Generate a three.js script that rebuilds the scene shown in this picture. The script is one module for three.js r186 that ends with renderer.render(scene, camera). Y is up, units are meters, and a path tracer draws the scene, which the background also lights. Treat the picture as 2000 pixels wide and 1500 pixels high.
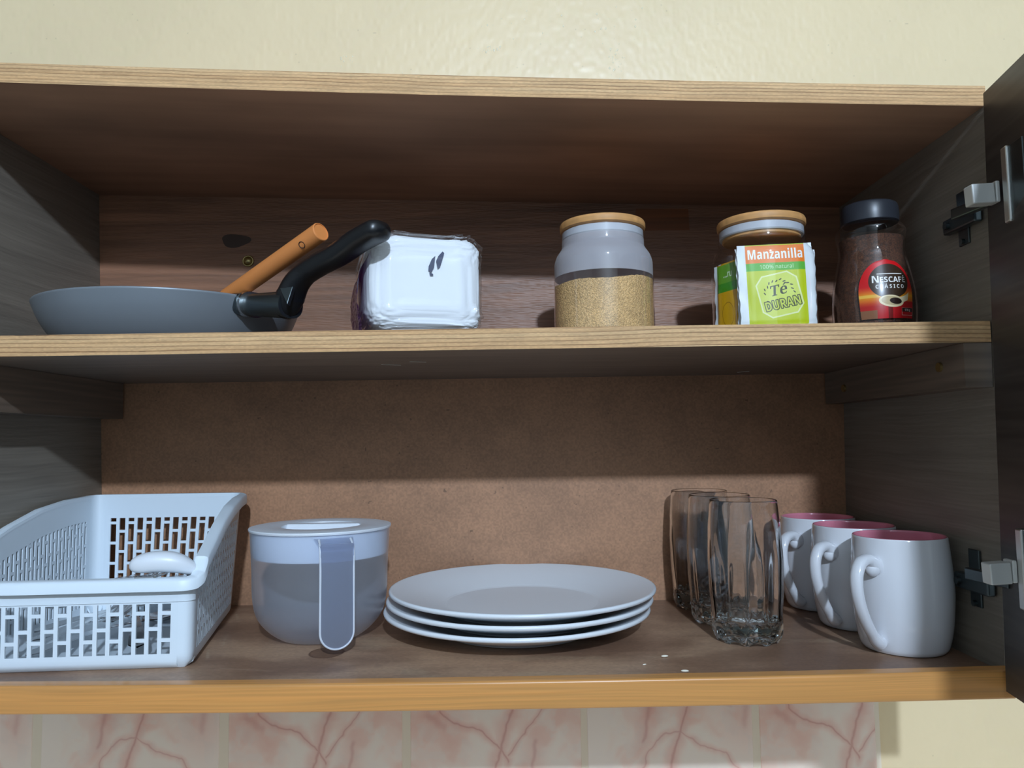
import * as THREE from 'three';
import { mergeGeometries, toCreasedNormals } from 'three/addons/utils/BufferGeometryUtils.js';
import { RoundedBoxGeometry } from 'three/addons/geometries/RoundedBoxGeometry.js';

// ------------------------------------------------------------------ camera, exposure, light
const scene = new THREE.Scene();
scene.background = new THREE.Color(0x000000);
const camera = new THREE.PerspectiveCamera(54.07, 2000 / 1500, 0.02, 30);
camera.position.set(0.51785, 0.19541, 0.94798);
camera.rotation.set(0.07561, 0.00634, -0.01398, 'YXZ');
const renderer = new THREE.WebGLRenderer({ antialias: true });
renderer.toneMapping = THREE.LinearToneMapping;
renderer.toneMappingExposure = 1.0;
renderer.shadowMap.enabled = true;
const LAMP_POS = new THREE.Vector3(0.80, 1.16, 2.37);
const LAMP_COLOR = new THREE.Color().setRGB(0.79, 0.99, 1.24);
const LAMP_CANDELA = 11.3;

// ------------------------------------------------------------------ helpers
function rng(seed) { let s = seed >>> 0; return () => { s = (s + 0x6d2b79f5) | 0; let t = Math.imul(s ^ (s >>> 15), 1 | s); t = (t + Math.imul(t ^ (t >>> 7), 61 | t)) ^ t; return ((t ^ (t >>> 14)) >>> 0) / 4294967296; }; }
const lerp = (a, b, t) => a + (b - a) * t, clamp = (x, a = 0, b = 1) => Math.min(b, Math.max(a, x));
const smooth = (x, a, b) => { const t = clamp((x - a) / (b - a)); return t * t * (3 - 2 * t); };
function hash(x, y, s) { let h = Math.imul(x, 374761393) + Math.imul(y, 668265263) + Math.imul(s, 1442695041); h = Math.imul(h ^ (h >>> 13), 1274126177); return ((h ^ (h >>> 16)) >>> 0) / 4294967296; }
// value noise on the unit square, period (px, py)
function vn(u, v, px, py, s) {
  const x = u * px, y = v * py, ix = Math.floor(x), iy = Math.floor(y), fx = x - ix, fy = y - iy, m = (a, n) => ((a % n) + n) % n;
  const sx = fx * fx * (3 - 2 * fx), sy = fy * fy * (3 - 2 * fy), x0 = m(ix, px), x1 = m(ix + 1, px), y0 = m(iy, py), y1 = m(iy + 1, py);
  return lerp(lerp(hash(x0, y0, s), hash(x1, y0, s), sx), lerp(hash(x0, y1, s), hash(x1, y1, s), sx), sy);
}
function fbm(u, v, px, py, s, o = 4) { let a = 0, k = 0.5, n = 0; for (let i = 0; i < o; i++) { a += k * vn(u, v, px << i, py << i, s + i); n += k; k *= 0.5; } return a / n; }
// colours were read off the photograph, so the blue of its lamp is taken out of them: red up, blue down
const LESS_BLUE = [1.035, 1, 0.965];
function tex(w, h, f, srgb = true, wm = 1, hm = 1) {
  const d = new Uint8Array(w * h * 4);
  for (let j = 0; j < h; j++) for (let i = 0; i < w; i++) {
    const c = f((i + 0.5) / w, (j + 0.5) / h), o = (j * w + i) * 4;
    if (typeof c === 'number') { d[o] = d[o + 1] = d[o + 2] = clamp(c, 0, 255); } else for (let q = 0; q < 3; q++) d[o + q] = clamp(c[q] * LESS_BLUE[q], 0, 255);
    d[o + 3] = 255;
  }
  const t = new THREE.DataTexture(d, w, h, THREE.RGBAFormat);
  t.wrapS = t.wrapT = THREE.RepeatWrapping; t.magFilter = THREE.LinearFilter; t.minFilter = THREE.LinearMipmapLinearFilter; t.generateMipmaps = true;
  if (srgb) t.colorSpace = THREE.SRGBColorSpace;
  t.repeat.set(1 / wm, 1 / hm); t.needsUpdate = true;
  return t;
}
function canvasTex(w, h, draw) {
  const c = document.createElement('canvas'); c.width = w; c.height = h; draw(c.getContext('2d'), w, h);
  const t = new THREE.CanvasTexture(c); t.colorSpace = THREE.SRGBColorSpace; return t;
}
const mix3 = (a, b, t) => [lerp(a[0], b[0], t), lerp(a[1], b[1], t), lerp(a[2], b[2], t)];
const std = (o) => new THREE.MeshStandardMaterial(o), phy = (o) => new THREE.MeshPhysicalMaterial(o);
const rgb = (r, g, b) => new THREE.Color().setRGB(r / 255, g / 255, b / 255, THREE.SRGBColorSpace);

const taken = new Map();
function numbered(name) { const n = taken.get(name) ?? 0; taken.set(name, n + 1); return n ? `${name}_${String(n).padStart(3, '0')}` : name; }
function tag(o, label, category, group, kind) { if (label) o.userData.label = label; if (category) o.userData.category = category; if (group) o.userData.group = group; if (kind) o.userData.kind = kind; return o; }
function thing(name, label, category, pos = [0, 0, 0], turn = 0, group) {
  const o = new THREE.Group(); o.name = numbered(name); o.position.set(...pos); o.rotation.y = turn; scene.add(o); return tag(o, label, category, group);
}
function part(name, geo, mat, parent, label) {
  const m = new THREE.Mesh(Array.isArray(geo) ? mergeGeometries(geo.map((g) => { const k = g.index ? g.toNonIndexed() : g; for (const n of Object.keys(k.attributes)) if (!['position', 'normal', 'uv'].includes(n)) k.deleteAttribute(n); return k; })) : geo, mat);
  m.name = parent === scene ? numbered(name) : name; m.castShadow = m.receiveShadow = true; parent.add(m);
  if (label) m.userData.label = label;
  return m;
}
function copy(src, label, pos, turn) { const c = src.clone(); c.name = numbered(src.name.replace(/_\d{3}$/, '')); scene.add(c); if (pos) c.position.set(...pos); if (turn !== undefined) c.rotation.y = turn; if (label) c.userData = { ...src.userData, label }; return c; }
function structure(name, geo, mat) { const m = part(name, geo, mat, scene); m.userData.kind = 'structure'; return m; }

// toCreasedNormals joins corners closer than a hundredth of a unit: work in millimetres
const creased = (g, a) => toCreasedNormals(g.clone().scale(2000, 2000, 2000), a).scale(1 / 2000, 1 / 2000, 1 / 2000);
// uv in metres from the dominant axis of each face
function planar(g) {
  const k = g.index ? g.toNonIndexed() : g, p = k.attributes.position, uv = new Float32Array(p.count * 2), a = new THREE.Vector3(), b = new THREE.Vector3(), c = new THREE.Vector3();
  for (let i = 0; i < p.count; i += 3) {
    a.fromBufferAttribute(p, i); b.fromBufferAttribute(p, i + 1); c.fromBufferAttribute(p, i + 2);
    const n = b.clone().sub(a).cross(c.clone().sub(a)), ax = Math.abs(n.x), ay = Math.abs(n.y), az = Math.abs(n.z);
    [a, b, c].forEach((q, j) => { const t = ax > ay && ax > az ? [q.z, q.y] : ay > az ? [q.x, q.z] : [q.x, q.y]; uv[(i + j) * 2] = t[0]; uv[(i + j) * 2 + 1] = t[1]; });
  }
  k.setAttribute('uv', new THREE.BufferAttribute(uv, 2));
  return k;
}
// eight corners, bottom four then top four, each: back-left, back-right, front-right, front-left. Groups: 0 all faces, 1 the front face
function hexa(c, grouped = false) {
  const q = [[0, 1, 2, 3], [7, 6, 5, 4], [0, 4, 5, 1], [1, 5, 6, 2], [3, 7, 4, 0], [2, 6, 7, 3]], pos = [];
  for (const f of q) for (const k of [0, 1, 2, 0, 2, 3]) pos.push(...c[f[k]]);
  const g = new THREE.BufferGeometry(); g.setAttribute('position', new THREE.BufferAttribute(new Float32Array(pos), 3));
  g.computeVertexNormals(); planar(g);
  if (grouped) { g.addGroup(0, 30, 0); g.addGroup(30, 6, 1); }
  return g;
}
const slab = (x0, x1, y0, y1, z0, z1, grouped) => hexa([[x0, y0, z0], [x1, y0, z0], [x1, y0, z1], [x0, y0, z1], [x0, y1, z0], [x1, y1, z0], [x1, y1, z1], [x0, y1, z1]], grouped);
const rbox = (w, h, d, r = 0.002, x = 0, y = 0, z = 0, seg = 2) => planar(new RoundedBoxGeometry(w, h, d, seg, r).translate(x, y, z));
const lathe = (pts, seg = 72, crease = 0.7) => creased(new THREE.LatheGeometry(pts.map(([r, y]) => new THREE.Vector2(r, y)), seg), crease);
// smooth curve through profile points
function spline(pts, n = 40) { return new THREE.SplineCurve(pts.map(([r, y]) => new THREE.Vector2(r, y))).getPoints(n).map((p) => [Math.max(0, p.x), p.y]); }
// grid surface from f(i/nu, j/nv)
function grid(nu, nv, f, flip = false) {
  const pos = [], uv = [], idx = [];
  for (let j = 0; j <= nv; j++) for (let i = 0; i <= nu; i++) { const p = f(i / nu, j / nv); pos.push(p[0], p[1], p[2]); uv.push(p[3] ?? i / nu, p[4] ?? j / nv); }
  for (let j = 0; j < nv; j++) for (let i = 0; i < nu; i++) { const a = j * (nu + 1) + i, b = a + 1, c = a + nu + 1, d = c + 1; flip ? idx.push(a, c, b, b, c, d) : idx.push(a, b, c, b, d, c); }
  const g = new THREE.BufferGeometry(); g.setAttribute('position', new THREE.Float32BufferAttribute(pos, 3)); g.setAttribute('uv', new THREE.Float32BufferAttribute(uv, 2)); g.setIndex(idx); g.computeVertexNormals(); return g;
}
// section (half sizes a along the side vector, b across) swept along points; rounded ends when both taper
function sweep(points, size, side, n = 48, m = 20, power = 2, closed = false) {
  const curve = new THREE.CatmullRomCurve3(points.map((p) => new THREE.Vector3(...p)), closed, 'centripetal'), pos = [], uv = [], idx = [], S0 = new THREE.Vector3(...side).normalize();
  for (let i = 0; i <= n; i++) {
    const t = i / n, p = curve.getPointAt(t), T = curve.getTangentAt(t), S = S0.clone().addScaledVector(T, -S0.dot(T)).normalize(), N = new THREE.Vector3().crossVectors(S, T), [a, b] = size(t);
    for (let j = 0; j <= m; j++) {
      const w = (j / m) * Math.PI * 2, c = Math.cos(w), s = Math.sin(w), x = Math.sign(c) * Math.abs(c) ** (2 / power) * a, y = Math.sign(s) * Math.abs(s) ** (2 / power) * b, q = p.clone().addScaledVector(S, x).addScaledVector(N, y);
      pos.push(q.x, q.y, q.z); uv.push(j / m, t);
    }
  }
  for (let i = 0; i < n; i++) for (let j = 0; j < m; j++) { const a = i * (m + 1) + j, b = a + 1, c = a + m + 1, d = c + 1; idx.push(a, b, c, b, d, c); }
  const g0 = new THREE.BufferGeometry();
  if (!closed) for (const e of [0, n]) { const k = pos.length / 3, p = curve.getPointAt(e / n); pos.push(p.x, p.y, p.z); uv.push(0.5, e / n); for (let j = 0; j < m; j++) { const a = e * (m + 1) + j; e ? idx.push(a, a + 1, k) : idx.push(a + 1, a, k); } }
  g0.setAttribute('position', new THREE.Float32BufferAttribute(pos, 3)); g0.setAttribute('uv', new THREE.Float32BufferAttribute(uv, 2)); g0.setIndex(idx); g0.computeVertexNormals();
  return creased(g0, 1.0);
}
const tube = (pts, r, n = 40, m = 10, closed = false) => new THREE.TubeGeometry(new THREE.CatmullRomCurve3(pts.map((p) => new THREE.Vector3(...p)), closed, 'centripetal'), n, r, m, closed);
function cyl(r, h, seg = 24, axis = 'y') { const g = new THREE.CylinderGeometry(r, r, h, seg); if (axis === 'x') g.rotateZ(Math.PI / 2); if (axis === 'z') g.rotateX(Math.PI / 2); return g; }

// ------------------------------------------------------------------ materials
const T = {};
T.laminate = tex(1024, 512, (u, v) => {
  const warp = fbm(u, v, 3, 6, 11) * 0.05, f = fbm(u, v + warp, 4, 64, 3, 4), s = vn(u, v + warp, 10, 220, 5), m = fbm(u, v, 3, 5, 9);
  const k = 1 + 0.17 * (f - 0.5) + 0.12 * (s - 0.5) + 0.1 * (m - 0.5);
  return [130 * k, 125 * k, 117 * k];
}, true, 0.6, 0.3);
T.blackboard = tex(512, 256, (u, v) => { const f = fbm(u, v, 3, 40, 13, 4), s = vn(u, v, 8, 120, 15), k = 1 + 0.4 * (f - 0.5) + 0.3 * (s - 0.5); return [62 * k, 59 * k, 57 * k]; }, true, 0.6, 0.3);
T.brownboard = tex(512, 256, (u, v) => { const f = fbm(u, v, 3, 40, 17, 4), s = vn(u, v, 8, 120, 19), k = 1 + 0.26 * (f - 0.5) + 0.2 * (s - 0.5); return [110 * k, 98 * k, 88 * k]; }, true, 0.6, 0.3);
T.darkply = tex(1024, 512, (u, v) => {
  const warp = fbm(u, v, 2, 5, 21) * 0.08, f = fbm(u, v + warp, 3, 40, 23, 4), s = vn(u, v + warp, 16, 180, 25), m = fbm(u, v, 4, 4, 29), k = 0.86 + 0.3 * (f - 0.5) + 0.14 * (s - 0.5) + 0.34 * (m - 0.5);
  return [166 * k, 121 * k, 95 * k];
}, true, 0.9, 0.45);
T.topply = tex(1024, 512, (u, v) => { const warp = fbm(u, v, 2, 5, 221) * 0.05, f = fbm(u, v + warp, 3, 30, 223, 4), m = fbm(u, v, 5, 6, 229, 4), k = 0.94 + 0.14 * (f - 0.5) + 0.3 * (m - 0.5); return [186 * k, 148 * k, 124 * k]; }, true, 0.9, 0.45);
T.plybump = tex(1024, 512, (u, v) => 255 * (0.5 * fbm(u, v, 24, 220, 31, 3) + 0.5 * vn(u, v, 60, 256, 35)), false, 0.45, 0.225);
T.hardboard = tex(1024, 512, (u, v) => {
  const m = fbm(u, v, 4, 3, 41, 4), g = vn(u, v, 512, 256, 43), w = fbm(u, v, 30, 20, 45, 3), sp = vn(u, v, 256, 128, 47), k = 0.92 + 0.16 * (m - 0.5) + 0.14 * (g - 0.5) + 0.12 * (w - 0.5) - (sp > 0.965 ? 0.25 : 0);
  return [180 * k, 137 * k, 106 * k];
}, true, 0.9, 0.45);
function plyEdge(seed, layers, voids) {
  return (u, v) => {
    const wob = (fbm(u, v, 7, 1, seed, 3) - 0.5) * 0.2 + (vn(u, v, 40, 1, seed + 3) - 0.5) * 0.02, y = v + wob, l = y * layers, i = Math.floor(l), f = l - i, grain = fbm(u, v, 40, 6, seed + 7, 3), fine = vn(u, v, 420, 40, seed + 8);
    const tone = hash(i, 3, seed), base = mix3([228, 194, 148], [196, 152, 104], tone * 0.6 + 0.5 * (fbm(u, v, 5, layers, seed + 11, 2) - 0.5)), line = smooth(Math.abs(f - 0.5), 0.3, 0.5) * (0.45 + 0.55 * hash(i, 5, seed)) * (0.55 + 0.7 * vn(u, v, 16, 4, seed + 9));
    let c = mix3(base, [112, 76, 46], clamp(line) * 0.8); const k = 0.92 + 0.14 * (grain - 0.5) + 0.1 * (fine - 0.5); c = [c[0] * k, c[1] * k, c[2] * k];
    const hole = vn(u, v, 44, 7, seed + 13) * (0.72 + 0.28 * line);
    return hole > voids ? mix3(c, [52, 30, 18], smooth(hole, voids, voids + 0.06)) : c;
  };
}
T.plyedgeA = tex(2048, 64, plyEdge(51, 6, 0.95), true, 0.94, 0.019);
T.plyedgeB = tex(2048, 64, plyEdge(61, 5, 0.86), true, 0.94, 0.019);
T.shelf = tex(1024, 512, (u, v) => {
  const w1 = fbm(u, v, 3, 4, 70) * 0.12, f = fbm(u + w1, v, 9, 5, 71, 5), s = fbm(u, v, 8, 90, 73, 3), p = fbm(u, v, 18, 14, 75, 3), g = vn(u, v, 420, 260, 77);
  let c = mix3([130, 102, 84], [178, 149, 125], smooth(f, 0.28, 0.74)); c = mix3(c, [174, 154, 130], smooth(p, 0.62, 0.8) * 0.45);
  const k = 0.96 + 0.1 * (s - 0.5) + 0.12 * (g - 0.5), x = u * 0.96, z = v * 0.34;
  const e = Math.hypot((x - 0.333) / 0.0165, (z - 0.216) / 0.0185) + (fbm(u, v, 60, 40, 79, 2) - 0.5) * 0.12; if (e < 1) c = mix3(c, [96, 68, 50], e > 0.88 ? 0.85 : 0.6);
  for (const [x0, z0, x1, z1, w] of [[0.181, 0.04, 0.2, 0.085, 0.0016], [0.2235, 0.19, 0.209, 0.142, 0.0018], [0.226, 0.232, 0.214, 0.2, 0.0015], [0.25, 0.262, 0.3, 0.272, 0.001]]) { const dx = x1 - x0, dz = z1 - z0, t = clamp(((x - x0) * dx + (z - z0) * dz) / (dx * dx + dz * dz)), d = Math.hypot(x - x0 - t * dx, z - z0 - t * dz); c = mix3(c, [196, 184, 164], 0.5 * Math.exp(-((d / w) ** 2)) * vn(u, v, 120, 60, 78)); }
  return [c[0] * k, c[1] * k, c[2] * k];
}, true, 0.96, 0.34);
T.trim = tex(1024, 128, (u, v) => {
  const w = fbm(u, v, 3, 3, 81) * 0.2, f = fbm(u, v + w, 3, 18, 83, 3), s = vn(u, v + w, 12, 70, 85), k = 0.95 + 0.2 * (f - 0.5) + 0.1 * (s - 0.5); const c = mix3([222, 166, 100], [200, 142, 80], f); return [c[0] * k, c[1] * k, c[2] * k];
}, true, 0.9, 0.06);
T.wall = tex(512, 512, (u, v) => { const m = fbm(u, v, 5, 5, 91, 4), k = 0.985 + 0.05 * (m - 0.5); const sp = vn(u, v, 180, 180, 93) > 0.985 ? 0.9 : 1; return [236 * k * sp, 220 * k * sp, 184 * k * sp]; }, true, 0.7, 0.7);
T.wallbump = tex(512, 512, (u, v) => 255 * (0.6 * fbm(u, v, 20, 20, 95, 4) + 0.4 * vn(u, v, 100, 60, 97)), false, 0.5, 0.5);
T.bamboo = tex(512, 64, (u, v) => { const f = fbm(u, v, 6, 10, 101, 3), s = vn(u, v, 60, 4, 103), k = 0.95 + 0.2 * (f - 0.5) + 0.1 * (s - 0.5); return [216 * k, 164 * k, 104 * k]; });
T.sugar = tex(512, 256, (u, v) => { const a = vn(u, v, 180, 90, 111), b = vn(u, v, 256, 128, 113), m = fbm(u, v, 6, 3, 115), k = 0.84 + 0.2 * (a - 0.5) + 0.2 * (b - 0.5) + 0.14 * (m - 0.5) + (b > 0.93 ? 0.2 : 0); return [246 * k, 206 * k, 146 * k]; });
T.sugarbump = tex(512, 256, (u, v) => 255 * vn(u, v, 200, 100, 117), false);
T.coffee = tex(256, 256, (u, v) => { const a = vn(u, v, 90, 90, 121), b = fbm(u, v, 20, 20, 123), k = 0.75 + 0.5 * (a - 0.5) + 0.4 * (b - 0.5); return [104 * k, 66 * k, 45 * k]; });
function marble(veins, seed) {
  // veins: polylines in tile coordinates, width, strength
  const seg = []; for (const [w, s, ...p] of veins) for (let i = 0; i < p.length - 1; i++) seg.push([w, s, ...p[i], ...p[i + 1]]);
  return (u, v) => {
    const wx = (fbm(u, v, 9, 12, seed, 3) - 0.5) * 0.05, wy = (fbm(u, v, 9, 12, seed + 5, 3) - 0.5) * 0.05, x = u + wx, y = v + wy;
    const cloud = fbm(u + wx * 2, v + wy * 2, 4, 6, seed + 9, 4), fine = fbm(u, v, 16, 20, seed + 11, 3);
    let c = mix3([250, 237, 228], [238, 194, 180], smooth(cloud, 0.4, 0.8) * 0.7); c = mix3(c, [240, 234, 228], smooth(fine, 0.52, 0.7) * 0.4);
    let halo = 0, core = 0;
    for (const [w, s, x0, y0, x1, y1] of seg) {
      const dx = x1 - x0, dy = y1 - y0, t = clamp(((x - x0) * dx + (y - y0) * dy) / (dx * dx + dy * dy)), d = Math.hypot(x - x0 - t * dx, (y - y0 - t * dy));
      halo = Math.max(halo, s * Math.exp(-((d / (w * 6)) ** 2))); core = Math.max(core, s * Math.exp(-((d / w) ** 2)));
    }
    c = mix3(c, [220, 150, 138], clamp(halo * 0.36)); return mix3(c, [190, 118, 112], clamp(core * 0.36));
  };
}
// tile coordinates: u across, v from 0 (bottom) to 1 (top); the photograph shows v from 0.45 to 0.85
T.tileA = tex(512, 640, marble([[0.006, 1, [0.62, 0.93], [0.6, 0.78], [0.55, 0.6], [0.45, 0.4], [0.4, 0.2]], [0.003, 0.9, [0.6, 0.75], [0.72, 0.72], [0.82, 0.7]], [0.003, 0.8, [0.55, 0.6], [0.4, 0.55], [0.3, 0.42], [0.2, 0.3]], [0.003, 0.8, [0.55, 0.6], [0.66, 0.52], [0.78, 0.5], [0.9, 0.4]], [0.011, 0.8, [0.38, 0.74], [0.33, 0.55]], [0.02, 0.55, [0.92, 0.78], [0.9, 0.62]]], 131));
T.tileB = tex(512, 640, marble([[0.004, 1, [0.1, 0.93], [0.14, 0.8], [0.17, 0.68], [0.28, 0.62], [0.4, 0.61], [0.5, 0.54], [0.56, 0.48]], [0.006, 1, [0.82, 0.88], [0.62, 0.78], [0.55, 0.62], [0.5, 0.48], [0.42, 0.2]], [0.004, 0.9, [0.48, 0.93], [0.55, 0.75]], [0.003, 0.9, [0.92, 0.84], [0.8, 0.72], [0.66, 0.6], [0.56, 0.5]], [0.012, 0.7, [0.72, 0.56], [0.68, 0.4]], [0.02, 0.5, [0.1, 0.66], [0.2, 0.62]]], 151));
T.tissuebump = tex(512, 512, (u, v) => 255 * (0.6 * fbm(u, v, 7, 9, 161, 5) + 0.4 * Math.abs(2 * fbm(u, v, 5, 12, 165, 3) - 1)), false);

const M = {
  laminate: std({ map: T.laminate, roughness: 0.5, bumpMap: T.plybump, bumpScale: 0.0002 }),
  blackBoard: std({ map: T.blackboard, roughness: 0.36 }),
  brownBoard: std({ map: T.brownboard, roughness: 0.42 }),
  darkply: std({ map: T.darkply, roughness: 0.46, bumpMap: T.plybump, bumpScale: 0.0005 }),
  topUnder: std({ map: T.topply, roughness: 0.5 }),
  hardboard: std({ map: T.hardboard, roughness: 0.55 }),
  edgeA: std({ map: T.plyedgeA, roughness: 0.75 }),
  edgeB: std({ map: T.plyedgeB, roughness: 0.75 }),
  shelf: std({ map: T.shelf, roughness: 0.42 }),
  trim: std({ map: T.trim, roughness: 0.3 }),
  wall: std({ map: T.wall, roughness: 0.36, bumpMap: T.wallbump, bumpScale: 0.0009 }),
  grout: std({ color: rgb(246, 228, 204), roughness: 0.8 }),
  tileA: phy({ map: T.tileA, roughness: 0.22 }), tileB: phy({ map: T.tileB, roughness: 0.22 }), tileSide: std({ color: rgb(205, 170, 158), roughness: 0.5 }),
  roomWall: std({ color: rgb(154, 154, 150), roughness: 0.8 }), ceiling: std({ color: rgb(160, 160, 158), roughness: 0.9 }), floor: std({ color: rgb(120, 118, 116), roughness: 0.5 }),
  worktop: std({ color: rgb(244, 234, 218), roughness: 0.35 }),
  steel: std({ color: rgb(205, 205, 205), metalness: 1, roughness: 0.26 }),
  hingeArm: std({ color: rgb(222, 222, 218), metalness: 0.25, roughness: 0.5 }),
  nickel: std({ color: rgb(225, 224, 220), metalness: 1, roughness: 0.42 }),
  brass: std({ color: rgb(196, 176, 120), metalness: 1, roughness: 0.4 }),
  bakelite: std({ color: rgb(20, 21, 24), roughness: 0.34 }),
  panGrey: std({ color: rgb(138, 144, 150), roughness: 0.4, metalness: 0.35 }), panInside: std({ color: rgb(34, 34, 36), roughness: 0.45 }),
  ferrule: std({ color: rgb(96, 104, 106), metalness: 0.9, roughness: 0.3 }),
  copper: std({ color: rgb(222, 138, 74), roughness: 0.5 }),
  whitePlastic: std({ color: rgb(226, 230, 236), roughness: 0.34 }),
  basket: std({ color: rgb(226, 236, 244), roughness: 0.42 }),
  porcelain: phy({ color: rgb(232, 236, 240), roughness: 0.3 }),
  mugWhite: phy({ color: rgb(226, 226, 230), roughness: 0.14, clearcoat: 0.5, clearcoatRoughness: 0.04 }),
  mugPink: phy({ color: rgb(228, 140, 158), roughness: 0.16, clearcoat: 0.5, clearcoatRoughness: 0.04 }),
  glass: phy({ color: 0xffffff, roughness: 0, transmission: 1, thickness: 0.004, ior: 1.5, attenuationColor: new THREE.Color().setRGB(0.78, 0.92, 0.91), attenuationDistance: 0.12 }),
  pane: phy({ color: 0xffffff, roughness: 0.05, transmission: 1, thickness: 0, ior: 1.65 }),
  sugarDust: phy({ color: rgb(214, 214, 222), roughness: 0.95, transmission: 0.55, thickness: 0 }),
  gasket: phy({ color: rgb(214, 218, 226), roughness: 0.6, transmission: 0.25, thickness: 0 }),
  bamboo: std({ map: T.bamboo, roughness: 0.55 }),
  sugar: std({ map: T.sugar, roughness: 0.6, bumpMap: T.sugarbump, bumpScale: 0.0006 }),
  coffee: std({ map: T.coffee, roughness: 0.85 }),
  capBlack: std({ color: rgb(46, 48, 54), roughness: 0.36 }),
  jugBody: phy({ color: rgb(238, 243, 252), roughness: 0.32, transmission: 0.85, thickness: 0, clearcoat: 0.5, clearcoatRoughness: 0.25 }),
  jugClear: phy({ color: rgb(214, 220, 234), roughness: 0.4, transmission: 0.86, thickness: 0 }),
  jugEdge: phy({ color: rgb(232, 236, 244), roughness: 0.3, transmission: 0.2, thickness: 0 }),
  tissue: std({ color: rgb(236, 238, 241), roughness: 0.9, bumpMap: T.tissuebump, bumpScale: 0.004 }),
  film: phy({ color: 0xffffff, roughness: 0.06, transmission: 1, thickness: 0, ior: 1.45, bumpMap: T.tissuebump, bumpScale: 0.004 }),
  filmPurple: phy({ color: rgb(120, 70, 130), roughness: 0.3, transmission: 0.6, thickness: 0, ior: 1.45, bumpMap: T.tissuebump, bumpScale: 0.004 }),
  inkBlue: std({ color: rgb(34, 44, 78), roughness: 0.4 }),
  foil: std({ color: rgb(226, 230, 234), roughness: 0.5 }),
  rice: std({ color: rgb(240, 232, 214), roughness: 0.6 }),
};

// ------------------------------------------------------------------ the room
const RX0 = -1.35, RX1 = 2.35, RY0 = -1.31, RY1 = 1.62, RZ1 = 3.3, WZ = -0.006;
structure('floor', slab(RX0 - 0.1, RX1 + 0.1, RY0 - 0.1, RY0, WZ - 0.1, RZ1 + 0.1), M.floor);
structure('ceiling', slab(RX0 - 0.1, RX1 + 0.1, RY1, RY1 + 0.1, WZ - 0.1, RZ1 + 0.1), M.ceiling);
structure('wall_left', slab(RX0 - 0.1, RX0, RY0, RY1, WZ, RZ1), M.roomWall);
structure('wall_right', slab(RX1, RX1 + 0.1, RY0, RY1, WZ, RZ1), M.roomWall);
structure('wall_front', slab(RX0, RX1, RY0, RY1, RZ1, RZ1 + 0.1), M.roomWall);
const wallBack = structure('wall_back', slab(RX0, RX1, RY0, RY1, WZ - 0.1, WZ), M.wall);
part('grout', slab(-0.32, 0.953, -0.34, -0.03, WZ + 0.0001, WZ + 0.0068), M.grout, wallBack);
// wall tiles: pale pink marble pattern, joints as measured
[[-0.315, -0.0814, 'A'], [-0.0701, 0.1482, 'A'], [0.1595, 0.372, 'B'], [0.382, 0.59, 'B'], [0.5975, 0.7985, 'A'], [0.8072, 0.9475, 'B']].forEach(([x0, x1, k], i) => {
  const w = x1 - x0, g = new RoundedBoxGeometry(w, 0.29, 0.0075, 2, 0.0015).translate((x0 + x1) / 2, -0.185, WZ + 0.0041), p = g.attributes.position, full = 0.212;
  const uv = g.attributes.uv; for (let j = 0; j < p.count; j++) uv.setXY(j, i === 0 ? 1 - (x1 - p.getX(j)) / full : (p.getX(j) - x0) / Math.max(w, full), (p.getY(j) + 0.33) / 0.29);
  part('tile', g, k === 'A' ? M.tileA : M.tileB, wallBack);
});
// blobs of gloss paint that dried on the wall above the cabinet
{
  const r = rng(31), list = []; for (const [cx, cy, sx, sy, n] of [[0.49, 0.71, 0.018, 0.006, 22], [0.655, 0.695, 0.012, 0.03, 34], [0.3, 0.7, 0.012, 0.012, 10], [0.6, 0.74, 0.16, 0.04, 30], [0.42, 0.675, 0.06, 0.01, 8]]) for (let i = 0; i < n; i++) { const a = 0.0004 + 0.0009 * r() ** 2; list.push(new THREE.SphereGeometry(1, 10, 6, 0, Math.PI * 2, 0, Math.PI / 2).rotateX(Math.PI / 2).scale(a, a * (1 + r()), a * 0.45).translate(cx + (r() + r() - 1) * sx, cy + (r() + r() - 1) * sy, WZ)); }
  const m = part('paint_spatter', list, phy({ color: rgb(238, 226, 196), roughness: 0.08 }), wallBack); m.userData.kind = 'stuff';
}
// kitchen counter under the cabinet: it throws the lamp light back up on the tiles
{
  const t = thing('base_cabinet', 'pale kitchen base cabinet with worktop below the tiled wall', 'cabinet', [0.45, RY0, 0.33]);
  part('carcass', slab(-1.2, 1.2, 0.0, 0.86, -0.33, 0.29), M.roomWall, t); part('worktop', rbox(2.44, 0.035, 0.66, 0.004, 0, 0.8785, 0.0), M.worktop, t);
}
// ceiling lamp behind the camera
{
  const t = thing('ceiling_lamp', 'bare white LED bulb hanging from a short ceiling fitting', 'lamp', [LAMP_POS.x, LAMP_POS.y, LAMP_POS.z]);
  part('ceiling_rose', cyl(0.05, 0.02, 32).translate(0, RY1 - LAMP_POS.y - 0.01, 0), M.whitePlastic, t);
  part('cable', cyl(0.004, RY1 - LAMP_POS.y - 0.08, 12).translate(0, (RY1 - LAMP_POS.y + 0.06) / 2, 0), M.whitePlastic, t); part('socket', cyl(0.018, 0.05, 24).translate(0, 0.06, 0), M.whitePlastic, t);
  part('bulb', lathe(spline([[0, -0.036], [0.022, -0.03], [0.034, -0.008], [0.03, 0.016], [0.017, 0.036]], 24), 32), std({ color: 0xffffff, emissive: LAMP_COLOR, emissiveIntensity: 6 }), t);
  const l = new THREE.PointLight(LAMP_COLOR, LAMP_CANDELA); l.name = 'lamp_light'; l.castShadow = true; l.shadow.radius = 1.7; l.shadow.mapSize.set(2048, 2048); l.shadow.camera.near = 0.05; l.shadow.camera.far = 6; t.add(l);
}

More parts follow.
